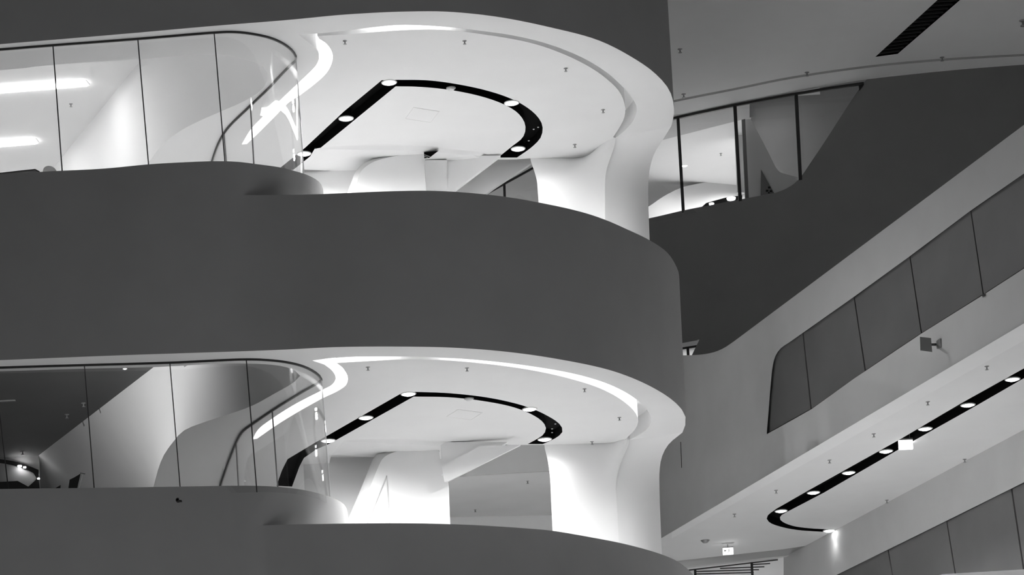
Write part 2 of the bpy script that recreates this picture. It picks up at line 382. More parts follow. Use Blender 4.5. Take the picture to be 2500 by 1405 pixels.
def storey(F):
    z = F['z']; T = F['tag']
    rim = onz(F['rim'], z, 110)
    lip = onz(F['lip'], z, 80); disc = onz(F['disc'], z, 80)
    zr_ = onz(F['zigR'], z, 40); zl_ = onz(F['zigL'], z, 40)
    cove = lip + disc + zr_ + zl_
    slot = onz(F['slotO'], z) + onz(F['slotA'], z, 40) + onz(F['slotB'], z, 40) + onz(F['slotI'], z)
    hole = onz(F['hole'], z, 90)
    # hole closed far out of view, back left
    hole_loop = hole + [Vector((-14, hole[-1].y + 2, z + CAMZ)), Vector((-14, hole[0].y, z + CAMZ))]
    ridge = onz(F['ridge'], z, 40)
    colT = [P(x, y, z) for x, y in F['colT']]
    far = 47.5 if T == 'upper' else 48.0
    # the soffit: rim edge -> column head -> back edge -> ridge -> left rear
    outer = rim + colT[::-1] + ([P(1262, 389.5, z), P(1212, 390, z)] if T == 'upper' else []) + ridge[::-1]
    q = ridge[0]
    outer += [Vector((q.x - .25, q.y + .9, q.z)), Vector((q.x - .7, far, q.z)), Vector((-16, far, q.z)), Vector((-16, rim[0].y + .3, q.z)), Vector((rim[0].x, rim[0].y + .15, q.z))]
    m = MB().poly([outer, cove, slot, hole_loop])
    ce = m.build('ceiling_%s_storey' % T, M_CEIL)
    struct(ce, 'white soffit of the %s round storey with cove groove and black slot' % T)
    # soft ridge and the slightly lower rear ceiling behind it
    low = [up(v, -.06 * min(1, i / 12) * min(1, (len(ridge) - 1 - i) / 6)) for i, v in enumerate(offset(ridge, .10))]
    low[0] = ridge[0].copy(); low[-1] = ridge[-1].copy()
    mid1 = [a.lerp(b, .5) + Vector((0, 0, .018)) for a, b in zip(ridge, low)]
    q1 = [a.lerp(b, .15) + Vector((0, 0, .006)) for a, b in zip(ridge, low)]
    q2 = [a.lerp(b, .85) + Vector((0, 0, -.0)) for a, b in zip(ridge, low)]
    MB().grid([ridge, q1, mid1, q2, low]).build('ceiling_step', M_CEIL, ce, True)
    back = [P(x, y, z - .06) for x, y in F['backL'][:-1]] + [Vector((q.x - .25, q.y + .9, q.z))]
    MB().poly([low + back]).build('rear_ceiling', M_CEIL, ce)
    # cove light: groove walls + roof + glowing strips
    cl = empty('cove_light', tuple(zl_[0]))
    h = .28
    top = [up(v, h) for v in cove]
    g = MB().grid([cove + [cove[0]], top + [top[0]]]).poly([top])
    reparent(g.build('groove', M_WHITE), cl)
    def strip(line, off, w, nm='led_strip'):
        a = offset(line, off); b = offset(line, off + w)
        s = MB().grid([[up(v, h - .03) for v in a], [up(v, h - .03) for v in b]]).grid([[up(v, h - .03) for v in a], [up(v, h - .002) for v in a]])
        reparent(s.build(nm, M_LED), cl)
    zm = [a.lerp(b, .5) for a, b in zip(zr_, zl_[::-1])]
    if T == 'upper':
        strip(zm[5:], -.05, .10); strip(lip[14:31], .02, .05)
    else:
        strip(zm, -.05, .10); strip(lip[4:18], .02, .05); strip(lip[27:73], .02, .05)
    tag(cl, 'glowing cove groove sweeping round the %s storey soffit' % T, 'cove light', 'cove lights')
    # black slot
    se = empty('light_slot', tuple(slot[0]))
    st = [up(v, .14) for v in slot]
    reparent(MB().grid([slot + [slot[0]], st + [st[0]]]).build('side', M_BLACK), se)
    reparent(MB().poly([st]).build('back_plate', M_BLACK), se)
    for x, y in F['pips']:
        c = P(x, y, z); reparent(MB().lathe([(.014, .004), (.014, -.003), (.0005, -.005)], 10, c).build('indicator', M_TRIM, None, True), se)
    tag(se, 'black hook-shaped light slot in the %s storey soffit' % T, 'light slot', 'black light slots')
    names = ['at the corner of', 'halfway down the straight of', 'by the glass end of', 'on the front curve of', 'at the rear end of']
    for (x, y), nm in zip(F['lamps'], names):
        downlight(P(x, y, z), 'round downlight %s the %s storey black slot' % (nm, T), 'downlights of the %s storey' % T, P_DOWN * ({names[4]: .08, names[2]: .4, names[1]: .8}.get(nm, .8) if T == 'upper' else {names[4]: .1, names[2]: .32, names[1]: .6}.get(nm, 1.8)))
    d = P(*F['det'], z)
    e = empty('smoke_detector', tuple(d))
    MB().lathe([(.055, .0), (.055, -.015), (.035, -.035), (.0005, -.038)], 16).build('head', M_TRIM, e, True)
    MB().lathe([(.07, .004), (.07, -.006), (.05, -.008)], 16).build('base_ring', M_GREYP, e, True)
    tag(e, 'small pale smoke detector on the %s storey black slot' % T, 'detector')
    names = ['nearest the cove corner on', 'under the front rim of', 'behind the right-hand front sweep of', 'beside the right end of the cove on', 'in front of the column on']
    for (x, y), nm in zip(F['sprk'], names):
        sprinkler(P(x, y, z), 'small sprinkler head %s the %s round soffit' % (nm, T))
    # access panel, a flush square with a thin joint
    c = [P(x, y, z) for x, y in F['panel']]
    cc = sum(c, Vector()) / 4
    fr = MB()
    for i in range(4):
        a, b = c[i], c[(i + 1) % 4]; fr.bar(up(a, -.001), up(b, -.001), .006, .004)
    fo = empty('access_panel', tuple(cc))
    reparent(fr.build('joint', M_CEIL), fo); reparent(MB().poly([[up(v.lerp(cc, .05), -.003) for v in c]]).build('cover', M_CEIL), fo)
    tag(fo, 'flush square access panel in the middle of the %s round soffit' % T, 'access panel')

    # coffer over the glass room: upstand and raised ceiling
    zr = F['zr']; n = len(hole)
    k = next(i for i in range(n) if i > n // 3 and hole[i].x < -3.9)      # where the straight upstand begins
    topc = []
    if T == 'upper': A, B = P(350, 140, zr), P(130, 410, zr)
    else: A, B = P(375, 897, zr), P(94, 1113, zr)
    dirn = (B - A).normalized()
    for i, v in enumerate(hole):
        t_ = atz(v, zr)
        if i >= k:
            f = min(1, (i - k) / 14.0); f = f * f * (3 - 2 * f)
            s = (Vector((v.x, v.y, 0)) - Vector((A.x, A.y, 0))).dot(Vector((dirn.x, dirn.y, 0)))
            t_ = t_.lerp(A + dirn * s, f)
        topc.append(t_)
    end = topc[-1] + dirn * 4; endb = hole[-1] + dirn * 4
    w = MB().grid([hole + [endb], topc + [end]]).build('wall_coffer_%s' % T, M_WHITE)
    smooth_angle(w, 50)
    struct(w, 'tall curved white upstand around the ceiling recess over the %s glass room' % T)
    rc = MB().poly([topc + [end, Vector((-16, end.y, zr + CAMZ)), Vector((-16, topc[0].y, zr + CAMZ))]]).build('ceiling_coffer_%s' % T, M_CEIL if T == 'upper' else M_DARKW)  # lower ceiling: darkness of the unlit room put into its colour
    struct(rc, 'raised %s ceiling of the glass room on the %s storey' % ('pale' if T == 'upper' else 'shade-darkened', T))

    # glass screen
    ch = onz(F['chan'], z, 150)
    ge = empty('glass_screen', tuple(atz(ch[40], F['zg'])))
    hb = [up(v, -.035) for v in ch]
    hc = MB(); o1 = offset(ch, .012); o2 = offset(ch, -.012)
    hc.grid([[up(v, 0) for v in o2], [up(v, -.026) for v in o2], [up(v, -.026) for v in o1], [up(v, 0) for v in o1]])
    reparent(hc.build('head_channel', M_FRAME), ge)
    zg = F['zg']
    def chan_at(px, py):                 # nearest index on the channel to a picture point's plan position
        w_ = P(px, py, z); return min(range(len(ch)), key=lambda i: (ch[i].x - w_.x) ** 2 + (ch[i].y - w_.y) ** 2)
    fs = F['seams']; bs = F['backseams']
    idx = [chan_at(a, b) for a, b, c_, d_ in fs] + [chan_at(a, b) for a, b, c_, d_ in bs]
    idx = sorted(set([0] + idx + [len(ch) - 1]))
    nosei = max(range(len(ch)), key=lambda i: ch[i].x)
    idx = sorted(set(idx + [nosei]))
    lean = {}
    for (a, b, c_, d_) in fs + bs:
        i = chan_at(a, b); bt = D(c_, d_, ch[i].y); lean[i] = bt.x - ch[i].x
    keys = sorted(lean)
    def lean_at(i):
        if i <= keys[0]: return lean[keys[0]]
        if i >= keys[-1]: return lean[keys[-1]]
        for a, b in zip(keys, keys[1:]):
            if a <= i <= b: return lean[a] + (lean[b] - lean[a]) * (i - a) / (b - a)
    zb = zg - .10
    hh = (z - zg) or 1
    bot = []
    for i, v in enumerate(ch):
        s = lean_at(i) * (z - zb) / (z - zg) if False else lean_at(i) * .9
        bot.append(Vector((v.x + s, v.y, zb + CAMZ)))
    for a, b in zip(idx, idx[1:]):
        if b - a < 2: continue
        tp = [up(v, -.02) for v in ch[a:b + 1]]; bt = bot[a:b + 1]
        t1, b1, t2, b2 = offset(tp, -.007), offset(bt, -.007), offset(tp, .007), offset(bt, .007)
        p = MB().grid([t1, b1]).grid([t2, b2]).grid([t1, t2]).grid([b1, b2]).quad(t1[0], b1[0], b2[0], t2[0]).quad(t1[-1], b1[-1], b2[-1], t2[-1]).build('pane', M_GLASS, None, True)
        reparent(p, ge)
    for i in idx[1:-1]:
        if i == nosei: continue
        front = ch[i].y < 40.5
        t0, b0 = up(ch[i], -.02), bot[i]
        j = min(i + 1, len(ch) - 1); tn = (ch[j] - ch[i - 1]); tn.z = 0; tn.normalize()
        nn = Vector((tn.y, -tn.x, 0))
        wv = .007 if front else .004
        q_ = MB().box((t0 + b0) / 2, (t0 - b0) / 2, tn * wv, nn * .009).build('joint', M_LINE); reparent(q_, ge)
    # highlight on the glass nose, painted in as a pale strip
    t0, b0 = up(ch[nosei], -.02), bot[nosei]
    reparent(MB().box((t0 + b0) / 2, (t0 - b0) / 2, Vector((.006, 0, 0)), Vector((0, .012, 0))).build('glass_edge', M_TRIM), ge)
    tag(ge, 'frameless curved glass screen with black head channel on the %s storey' % T, 'glass screen')

    # parapet below the glass (facade + nose) and the round fascia
    nose = onz(F['nose'], zg, 130)
    brim = rimL if T == 'upper' else None
    split = 600 if T == 'upper' else 640
    par = onz(F['par'], F['zp'], 110)
    if T == 'upper':
        lo_all = res(rimL, 400)
        lo_left = [p for p in lo_all if p.x <= split]; lo_right = [p for p in lo_all if p.x >= split]
        loL = onz(lo_left, ZL, 60); loR = onz(lo_right, ZL, 110)
    else:
        loL = None
    px = lambda v: 1250 + CR * (v.x * FPX / v.y) + SR * ((v.z - CAMZ) * FPX / v.y)
    ns = min((i for i in range(len(nose)) if i < 5 or nose[i].x < nose[i - 5].x + 9 and all(nose[j + 1].x >= nose[j].x for j in range(max(0, i - 5), min(i, len(nose) - 1)))), key=lambda i: abs(px(nose[i]) - split))
    left_top = res([tuple(v) for v in nose[:ns + 1]], 60)
    if T == 'lower':
        loL = [Vector((v.x, v.y - .45, ZB + CAMZ)) for v in left_top]; loR = [v - Vector((0, .45, 0)) for v in [atz(q_, ZB) for q_ in offset(par, -.12)]]
        loL = res([tuple(v) for v in loL], 60)
    # the round band leaves the facade without a joint
    f_ = (F['zp'] + CAMZ - loL[-1].z) / (left_top[-1].z - loL[-1].z)
    join = loL[-1].lerp(left_top[-1], f_)
    dj = join - par[0]; dl = loL[-1] - loR[0]
    for i in range(24):
        t = (1 - i / 24) ** 2
        par[i] = par[i] + dj * t; loR[i] = loR[i] + dl * t
    # facade under the glass
    nos = nose[ns:]
    dxy = loL[-1] - left_top[-1]
    nb = []
    for i, v in enumerate(nos[1:]):
        t = max(0.0, 1 - (i + 1) / 18.0) ** 2; k_ = (F['zf'] - F['zg']) / dxy.z
        nb.append(Vector((v.x + dxy.x * t * k_, v.y + dxy.y * t * k_, F['zf'] + CAMZ)))
    mid = [a.lerp(b, (F['zp'] + CAMZ - a.z) / (b.z - a.z)) for a, b in zip(loL, left_top)]
    tops = left_top + nos[1:]; bots = mid + [v + Vector((0, .04, 0)) for v in nb]
    f = MB().grid([[a.lerp(b, t / 6) for a, b in zip(bots, tops)] for t in range(7)])
    allt = left_top + nos[1:]
    inn = offset(allt, .22)
    f.grid([allt, inn]); f.grid([inn, [atz(v, F['zf']) for v in inn]])
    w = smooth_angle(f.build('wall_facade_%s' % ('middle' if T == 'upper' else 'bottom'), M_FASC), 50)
    struct(w, 'narrow shade-toned parapet strip with rounded nose carrying the %s glass screen' % T)
    rows = [[a.lerp(b, t / 8) for a, b in zip(loL + loR[1:], mid + par[1:])] for t in range(9)]
    f = MB().grid(rows)
    inn = offset(par, .22)
    f.grid([par, inn]); f.grid([inn, [atz(v, F['zf']) for v in inn]])
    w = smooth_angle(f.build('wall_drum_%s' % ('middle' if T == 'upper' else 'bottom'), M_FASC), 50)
    struct(w, 'broad shade-toned parapet band of the %s round storey, running on along the facade' % T)
    # storey floor
    fl = [atz(v, F['zf']) for v in offset(par, .1)]
    fl += [Vector((2.7, 45.5, F['zf'] + CAMZ)), Vector((2.5, 52, F['zf'] + CAMZ)), Vector((-4.2, 52, F['zf'] + CAMZ)), Vector((-4.2, 41, F['zf'] + CAMZ))]
    struct(MB().poly([fl]).build('floor_%s_storey' % T, M_FLOOR), 'pale floor of the %s round storey' % T)
    zz = F['zg'] - .75 + CAMZ
    lf = [Vector((v.x, v.y, zz)) for v in offset(left_top, .12)] + [Vector((-2.9, 41, zz)), Vector((-4.2, 44, zz)), Vector((-5, 58, zz)), Vector((-16, 58, zz)), Vector((-16, 38.5, zz))]
    struct(MB().poly([lf]).build('floor_glass_room_%s' % T, M_FLOOR if T == 'upper' else M_DIMFLOOR), 'floor of the glass room on the %s storey' % T)

    # flared column
    n = 26
    cl_, cc_, cr_ = res(F['colL'], n), res(F['colC'], n), res(F['colR'], n)
    c0 = P(*F['colC'][0], z); r0 = P(*F['colR'][0], z); l0 = P(*F['colL'][0], z)
    yc, yr, yl = c0.y + .30, r0.y + (.9 if T == 'upper' else 1.08), l0.y + .05
    ease = lambda t: 1 - (1 - min(1, t)) ** 2.2
    Lc = []; Cc = []; Rc = []
    for i in range(n):
        t = i / (n - 1)
        e_ = ease(t / .55)
        Cc.append(D(cc_[i].x, cc_[i].y, c0.y + (yc - c0.y) * e_))
        Rc.append(D(cr_[i].x, cr_[i].y, r0.y + (yr - r0.y) * e_))
        Lc.append(D(cl_[i].x, cl_[i].y, l0.y + (yl - l0.y) * e_))
    m = MB()
    # outer face
    rows = []
    for i in range(n):
        t = i / (n - 1); row = []
        for j in range(13):
            u = j / 12
            p = Cc[i].lerp(Rc[i], u)
            p = p + Vector((.05, -.05, 0)) * (math.sin(math.pi * u) * ease(t / .5))
            row.append(p)
        rows.append(row)
    # bridge the head to the rim: row 0 lies on the soffit
    m.grid(rows)
    # inner face: head follows the soffit corner, foot is flat
    J = 24
    headp = res([tuple(v) for v in colT], J)
    # keep the corner crisp
    rows = []
    for i in range(n):
        t = i / (n - 1); row = []
        e_ = ease(t / .45)
        a, b = Lc[i], Cc[i]
        for j in range(J):
            u = j / (J - 1)
            flat = a.lerp(b, u)
            hp = headp[j]
            hz = Vector((hp.x, hp.y, flat.z if i else hp.z))
            if i == 0: p = hp
            else:
                p = hz.lerp(flat, e_)
                p.z = hp.z + (flat.z - (a.z + (b.z - a.z) * u)) + ((a.z + (b.z - a.z) * u) - hp.z)
            row.append(p)
        rows.append(row)
    m.grid(rows)
    # back face so that the column is closed
    rows = []
    for i in range(n):
        a, b = Rc[i], Lc[i]
        rows.append([a.lerp(b, u / 8) + Vector((0, .75 * math.sin(math.pi * u / 8), 0)) for u in range(9)])
    m.grid(rows)
    # foot down to the floor
    ring = [Cc[-1].lerp(Rc[-1], j / 12) for j in range(13)] + [Rc[-1].lerp(Lc[-1], u / 8) + Vector((0, .75 * math.sin(math.pi * u / 8), 0)) for u in range(1, 9)] + [Lc[-1].lerp(Cc[-1], j / 8) for j in range(1, 9)]
    m.grid([ring, [Vector((v.x, v.y, F['zf'] + CAMZ)) for v in ring]])
    co = smooth_angle(m.build('flared_column', M_WHITE), 35)
    tag(co, 'white flared column flowing into the rim of the %s storey soffit' % T, 'column', 'flared columns')
    return dict(rim=rim, ch=ch)

SU = storey(U)
SL = storey(L)

# fascia of the storey above the picture
rim = SU['rim']
f = MB().grid([[up(v, 0) for v in rim], [up(v, .9) for v in rim], [up(v, 2.3) for v in rim]])
f.grid([[up(v, 2.3) for v in rim], [up(v, 2.3) for v in offset(rim, .25)]])
struct(smooth_angle(f.build('wall_drum_top', M_FASC), 50), 'broad shade-toned curved parapet band over the upper round storey')
struct(MB().poly([[up(v, 1.75) for v in offset(rim, .1)] + [Vector((3.4, 50, ZU + 1.75 + CAMZ)), Vector((-8, 50, ZU + 1.75 + CAMZ))]]).build('floor_top_storey', M_FLOOR), 'floor of the storey over the upper round soffit')

# ================================================================== BACK OF THE UPPER ROUND STOREY
def wallq(name, pts, m, label, t=.1):
    o = MB().prism(pts, [Vector((v.x, v.y + t, v.z)) for v in pts]).build(name, m)
    return struct(o, label)
wallq('wall_rear_upper', [D(690, 425, 44.62), D(1064, 400, 44.62), D(1066, 560, 44.62), D(700, 580, 44.62)], M_WHITE, 'plain white rear wall of the upper round storey')
# stair enclosure with swept shoulder
def enclosure(outl, band, Y, th, name, label):
    e = empty(name, tuple(D(outl[0][0], outl[0][1], Y)))
    n = len(outl)
    o = [D(x, y, Y) for x, y in outl]
    b = [D(x, y, Y - .0) for x, y in band]
    fo = MB().poly([b]).build('front', M_WHITE); reparent(fo, e)
    return e
encU = [(845, 490), (849, 469), (858, 445), (867, 421), (882, 404), (903, 391), (944, 380), (992, 375), (1035, 372)]
inU = [(860, 490), (865, 469), (873, 440), (882, 418), (896, 405), (916, 394), (950, 384.5), (992, 377.5), (1035, 373)]
encL = [(840, 1300), (849, 1272), (880, 1197), (911, 1122), (918, 1111), (933, 1104), (964, 1097), (1000, 1093.5), (1048, 1092), (1066, 1094), (1074, 1102)]
inL = [(858, 1300), (867, 1278), (898, 1203), (928, 1131), (934, 1121), (945, 1112), (970, 1103), (1002, 1097), (1046, 1094.5), (1064, 1096), (1072, 1103)]
def enclosure(T, out, inn, right, Y):
    n = 40
    o_, i_ = res(out, n), res(inn, n)
    e = empty('stair_enclosure', tuple(D(right[-1][0], right[-1][1], Y)))
    A = [D(p.x, p.y, Y + .12) for p in o_]; B = [D(p.x, p.y, Y) for p in i_]
    Mi = [D((p.x + q.x) / 2, (p.y + q.y) / 2, Y + .035) for p, q in zip(o_, i_)]
    R = [D(x, y, Y) for x, y in right]
    reparent(MB().poly([B + R]).build('front', M_WHITE), e)
    reparent(MB().grid([A, Mi, B]).build('swept_edge', M_GREYW, None, True), e)
    Ab = [Vector((v.x, v.y + .5, v.z)) for v in A]
    Rb = [Vector((v.x, v.y + .5, v.z)) for v in R]
    reparent(MB().grid([A, Ab]).build('top_side', M_WHITE, None, True), e)
    reparent(MB().grid([R, Rb]).build('end_side', M_WHITE), e)
    tag(e, 'white stair enclosure with swept shoulder at the rear of the %s storey' % T, 'enclosure', 'stair enclosures')
    return e
enclosure('upper', encU, inU, [(1036, 400), (1040, 467), (1042, 520)], 43.95)
eL = enclosure('lower', encL, inL, [(1078, 1146), (1094, 1176), (1098, 1279), (1100, 1330)], 44.15)
# door joints in the lower enclosure
jt = MB()
def jl(a, b, w): jt.bar(D(a[0], a[1], 44.145), D(b[0], b[1], 44.145), w, .01, Vector((0, 1, 0)))
jl((944, 1162), (896, 1279), .012); jl((944, 1162), (951, 1279), .012)
reparent(jt.build('door_joint', M_GREYW), eL)

# ventilation opening beside the upper enclosure
e = empty('ventilation_opening', tuple(D(1036, 386, 43.84)))
reparent(MB().prism([D(x, y, 43.84) for x, y in [(1035, 372), (1071, 368), (1048, 386), (1036, 387)]], [D(x, y, 43.9) for x, y in [(1035, 372), (1071, 368), (1048, 386), (1036, 387)]]).build('recess', M_BLACK), e)
for a, b in (((1036, 378), (1050, 383)), ((1036, 382), (1045, 385))):
    reparent(MB().bar(D(*a, 43.835), D(*b, 43.835), .008, .01).build('slat', M_GREYP), e)
tag(e, 'small black ventilation opening over the upper stair enclosure', 'vent')
# hanging box and white wall beyond
bx = [(1037, 391), (1091, 391), (1092, 462), (1040, 466)]
o = MB().prism([D(x, y, 44.2) for x, y in bx], [D(x, y, 44.31) for x, y in bx]).build('wall_box_upper', M_WHITE); struct(o, 'white boxed pier beside the upper stair enclosure')
wallq('wall_beyond_upper', [D(1030, 380, 44.32), D(1222, 380, 44.32), D(1098, 474, 44.32), D(1080, 540, 44.32), D(1030, 540, 44.32)], M_WHITE, 'bright white wall beyond the upper stair enclosure with slanting edge')
# slanting grey beam and the window behind, seen between wall and column
wallq('wall_slant_upper', [D(1217, 380, 44.85), D(1330, 380, 44.85), D(1302, 395, 44.85), D(1208, 457, 44.85), D(1150, 500, 44.85), D(1062, 500, 44.85)], M_GREYW, 'grey slanting beam face beside the upper column')
wallq('wall_far_upper', [D(1140, 380, 46.0), D(1340, 380, 46.0), D(1340, 560, 46.0), D(1140, 560, 46.0)], M_GREYW, 'grey far wall behind the small window by the upper column')
w2 = empty('window_2', tuple(D(1232, 500, 45.4)))
reparent(MB().bar(D(1312, 405, 45.4), D(1170, 483, 45.4), .03, .03).build('frame_head', M_FRAME), w2)
reparent(MB().bar(D(1231, 446, 45.4), D(1233, 510, 45.4), .04, .04, Vector((0, 1, 0))).build('mullion', M_FRAME), w2)
for q_ in ([(1184, 476), (1229, 449), (1230, 510), (1184, 510)], [(1234, 447), (1310, 407), (1315, 510), (1235, 510)]):
    pp = MB().poly([[D(x, y, 45.42) for x, y in q_]]).build('pane', M_GLASS); reparent(pp, w2)
struct(w2, 'small window with black raking head behind the upper storey')

# ================================================================== BACK OF THE LOWER ROUND STOREY
wallq('wall_rear_lower', [D(740, 1117, 44.85), D(1080, 1117, 44.85), D(1080, 1340, 44.85), D(750, 1340, 44.85)], M_WHITE, 'plain white rear wall of the lower round storey')
wallq('wall_beyond_lower', [D(1076, 1080, 43.9), D(1240, 1080, 43.9), D(1150, 1130, 43.9), D(1078, 1160, 43.9)], M_WHITE, 'bright white wall over the sloping beam of the lower storey')
bm = [D(x, y, 43.82) for x, y in [(1172, 1089), (1271, 1087), (1094, 1175.5), (1085, 1175.5), (1078, 1140)]]
o = MB().prism(bm, [Vector((v.x, v.y + .06, v.z)) for v in bm]).build('wall_beam_lower', M_WHITE); struct(o, 'white sloping beam between lower stair enclosure and column')
zc = 47.0 * ray(1250, 1156.5)[2] / FPX
wallq('wall_bulkhead_lower', [D(1050, 1060, 47.0), D(1360, 1060, 47.0), atz(D(1360, 1153.5, 47.0), zc), atz(D(1050, 1160, 47.0), zc)], M_GREYW, 'grey bulkhead beyond the lower storey opening')
zc = 47.0 * ray(1250, 1156.5)[2] / FPX
cq = [D(1050, 1160, 47.0), D(1360, 1153.5, 47.0)] + [P(1360, 1257.5, zc), P(1060, 1264, zc)]
for v in cq: v.z = zc + CAMZ - .004
struct(MB().poly([cq]).build('ceiling_passage', M_GREYW), 'grey passage ceiling beyond the lower storey opening')
for (x, y), nm in zip([(1288, 1175), (1160, 1245)], ['beside the column', 'beside the stair enclosure']):
    sprinkler(P(x, y, zc), 'small sprinkler head on the grey passage ceiling %s' % nm)
yq = cq[2].y
for (x, y), nm in zip([(1150, 1140), (1203, 1106)], ['nearer the enclosure', 'nearer the column']):
    downlight(P(x, y, zc), 'added passage downlight hidden by the sloping beam, ' + nm, 'added passage lamps', 150)  # unseen lamps added to brighten the passage
wallq('wall_passage', [D(1060, 1263, yq), D(1370, 1257, yq), D(1370, 1360, yq), D(1060, 1360, yq)], M_WHITE, 'white end wall of the passage beyond the lower storey')

# ================================================================== GLASS ROOM, UPPER: linear lamps; sundry things behind the parapet
for q_, nm in (([(-1100, 287), (-1100, 300), (0, 225), (213, 208), (205, 198), (0, 212.5)], 'near one'), ([(-1100, 415), (-1100, 426), (0, 356.5), (90, 349), (83, 339.5), (0, 346)], 'rear one')):
    pts = [P(x, y, 16.3 - .012) for x, y in q_]
    e = empty('linear_lamp', tuple(pts[-1]))
    reparent(MB().prism([up(v, -.02) for v in pts], pts).build('diffuser', M_TUBE), e)
    cen = sum(pts, Vector()) / len(pts)
    reparent(MB().prism([up(cen + (v - cen) * 1.01, .004) for v in pts], [up(cen + (v - cen) * 1.01, .05) for v in pts]).build('tray', M_TRIM), e)
    tag(e, 'long white linear lamp on the raised upper glass room ceiling, %s' % nm, 'linear lamp', 'linear lamps')
sprinkler(P(173, 254, 16.3), 'small sprinkler head between the linear lamps of the upper glass room')
for (x, y), nm in zip([(163, 1013), (204, 985), (55, 1103)], ['under the slanting edge', 'nearest the second glass joint', 'nearest the rear wall']):
    sprinkler(P(x, y, 11.8), 'small sprinkler head on the dark lower glass room ceiling %s' % nm, s=1.3)
downlight(P(305, 901, 11.8), 'tiny lit downlight at the slanting edge of the lower glass room ceiling', 'glass room lamps', 3, r=.035, spot=False)
for (x, y), nm in zip([(470, 1216), (555, 1226)], ['farther from', 'nearer']):
    downlight(P(x, y, ZL), 'added soffit downlight hidden by the lower glass parapet, %s the drum' % nm, 'glass room lamps', 15)  # unseen lamps added to lift the lower glass room
downlight(Vector((-8.6, 40.6, 11.8 + CAMZ)), 'added unseen spot washing the slanting upstand of the lower glass room', 'glass room lamps', 640, cone=85, aim=(-5.0, 44.3, 10.9 + CAMZ))  # wall washer added outside the view to brighten the upstand
o = MB().bar(P(0, 981, 11.79), P(38, 979, 11.79), .06, .02).build('air_slot', M_GREYP); tag(o, 'thin dark air slot on the lower glass room ceiling', 'vent')
# rear wall of the lower glass room and the dark window in it
A, B = P(375, 897, 11.8), P(94, 1113, 11.8)
yb = B.y
wallq('wall_glass_room_lower', [D(-420, 1140, yb), D(94, 1112, yb), D(97, 1230, yb), D(-420, 1250, yb)], M_GREYW, 'grey rear wall of the lower glass room')
wallq('wall_glass_room_upper', [D(-420, 430, 48.4), D(180, 400, 48.4), D(180, 560, 48.4), D(-420, 560, 48.4)], M_WHITE, 'white rear wall of the upper glass room')
e = empty('rear_opening', tuple(D(20, 1196, yb)))
ring = res([(-120, 1118), (0, 1122), (50, 1131), (94, 1148)], 14) + [Vector((95, 1170, 0)), Vector((97, 1196, 0))] + [Vector((-120, 1200, 0))]
inn = [(-120, 1178), (0, 1177.5), (43, 1175), (69, 1189), (88, 1172)] + [tuple(v) for v in res([(89, 1168), (84, 1158), (55, 1144), (22, 1135), (0, 1131.5), (-60, 1127), (-120, 1125)], 16)]
fr = [D(p.x, p.y, yb - .03) for p in ring]; hl = [D(p[0], p[1], yb - .03) for p in inn]
reparent(MB().poly([fr, hl]).build('black_surround', M_BLACK), e)
for x, y, r in ((48, 1137.5, .035), (60, 1140.5, .025), (94, 1168, .02)):
    reparent(MB().lathe([(r, .0), (r, -.02), (.0005, -.025)], 12, D(x, y, yb - .06)).build('spot', M_LAMP, None, True), e)
tag(e, 'black curved surround with two tiny spots on the lower glass room rear wall', 'opening')
# tilted display and a dark wedge in the lower glass room
Y = 41.5
e = empty('tilted_display', tuple(D(180, 1210, Y)))
pl = [(165, 1205), (170, 1172), (182, 1166), (197, 1157), (186, 1205)]
reparent(MB().prism([D(x, y, Y) for x, y in pl], [D(x, y, Y + .05) for x, y in pl]).build('screen', M_BLACK), e)
reparent(MB().bar(D(200, 1158, Y), D(187, 1210, Y), .02, .035, Vector((0, 1, 0))).build('frame', M_GREYW), e)
reparent(MB().bar(D(196, 1156, Y), D(208, 1158, Y), .02, .012, Vector((0, 0, 1))).build('top_hook', M_GREYP), e)
tag(e, 'tilted black display panel standing behind the lower glass', 'display')
wq = [(133, 1205), (136, 1192), (148, 1185), (147, 1205)]
o = MB().prism([D(x, y, Y) for x, y in wq], [D(x, y, Y + .08) for x, y in wq]).build('black_case', M_BLACK); tag(o, 'small black wedge-shaped case beside the tilted display', 'case')
# desk edge and chair back in the upper glass room
Y = 40.2
dq = [(-200, 452), (-200, 432), (0, 424.5), (86, 415), (97, 421), (97, 440)]
e = empty('desk', tuple(D(0, 450, Y)))
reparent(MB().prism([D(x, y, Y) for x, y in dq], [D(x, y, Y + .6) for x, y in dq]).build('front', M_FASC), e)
reparent(MB().bar(D(-200, 431.5, Y), D(0, 424, Y), .03, .012).bar(D(0, 424, Y), D(86, 414.5, Y), .03, .012).bar(D(86, 414.5, Y), D(97, 420.5, Y), .03, .012).build('top_edge', M_FRAME), e)
tag(e, 'dark edged desk rising over the parapet behind the upper glass', 'desk')
cb = res([(103, 450), (104, 420), (108, 409), (119, 405), (131, 409), (138, 418), (141, 450)], 24)
o = MB().prism([D(p.x, p.y, 41) for p in cb], [D(p.x, p.y, 41.08) for p in cb]).build('chair_back', M_GREYW); tag(o, 'rounded grey chair back beside the desk in the upper glass room', 'chair')
# little sensor on the bottom facade
c = D(435, 1223, 38.0)
e = empty('wall_sensor', tuple(c))
m = MB().lathe([(.0005, 0), (.03, 0), (.03, .04), (.015, .06)], 12); o = m.build('cap', M_FRAME, e, True); o.rotation_euler = (math.pi / 2, 0, 0)
o = MB().box(Vector((.03, .0, -.01)), Vector((.02, 0, 0)), Vector((0, .03, 0)), Vector((0, 0, .008))).build('arm', M_FRAME, e)
tag(e, 'tiny dark sensor on the shade-toned parapet under the lower glass', 'sensor')

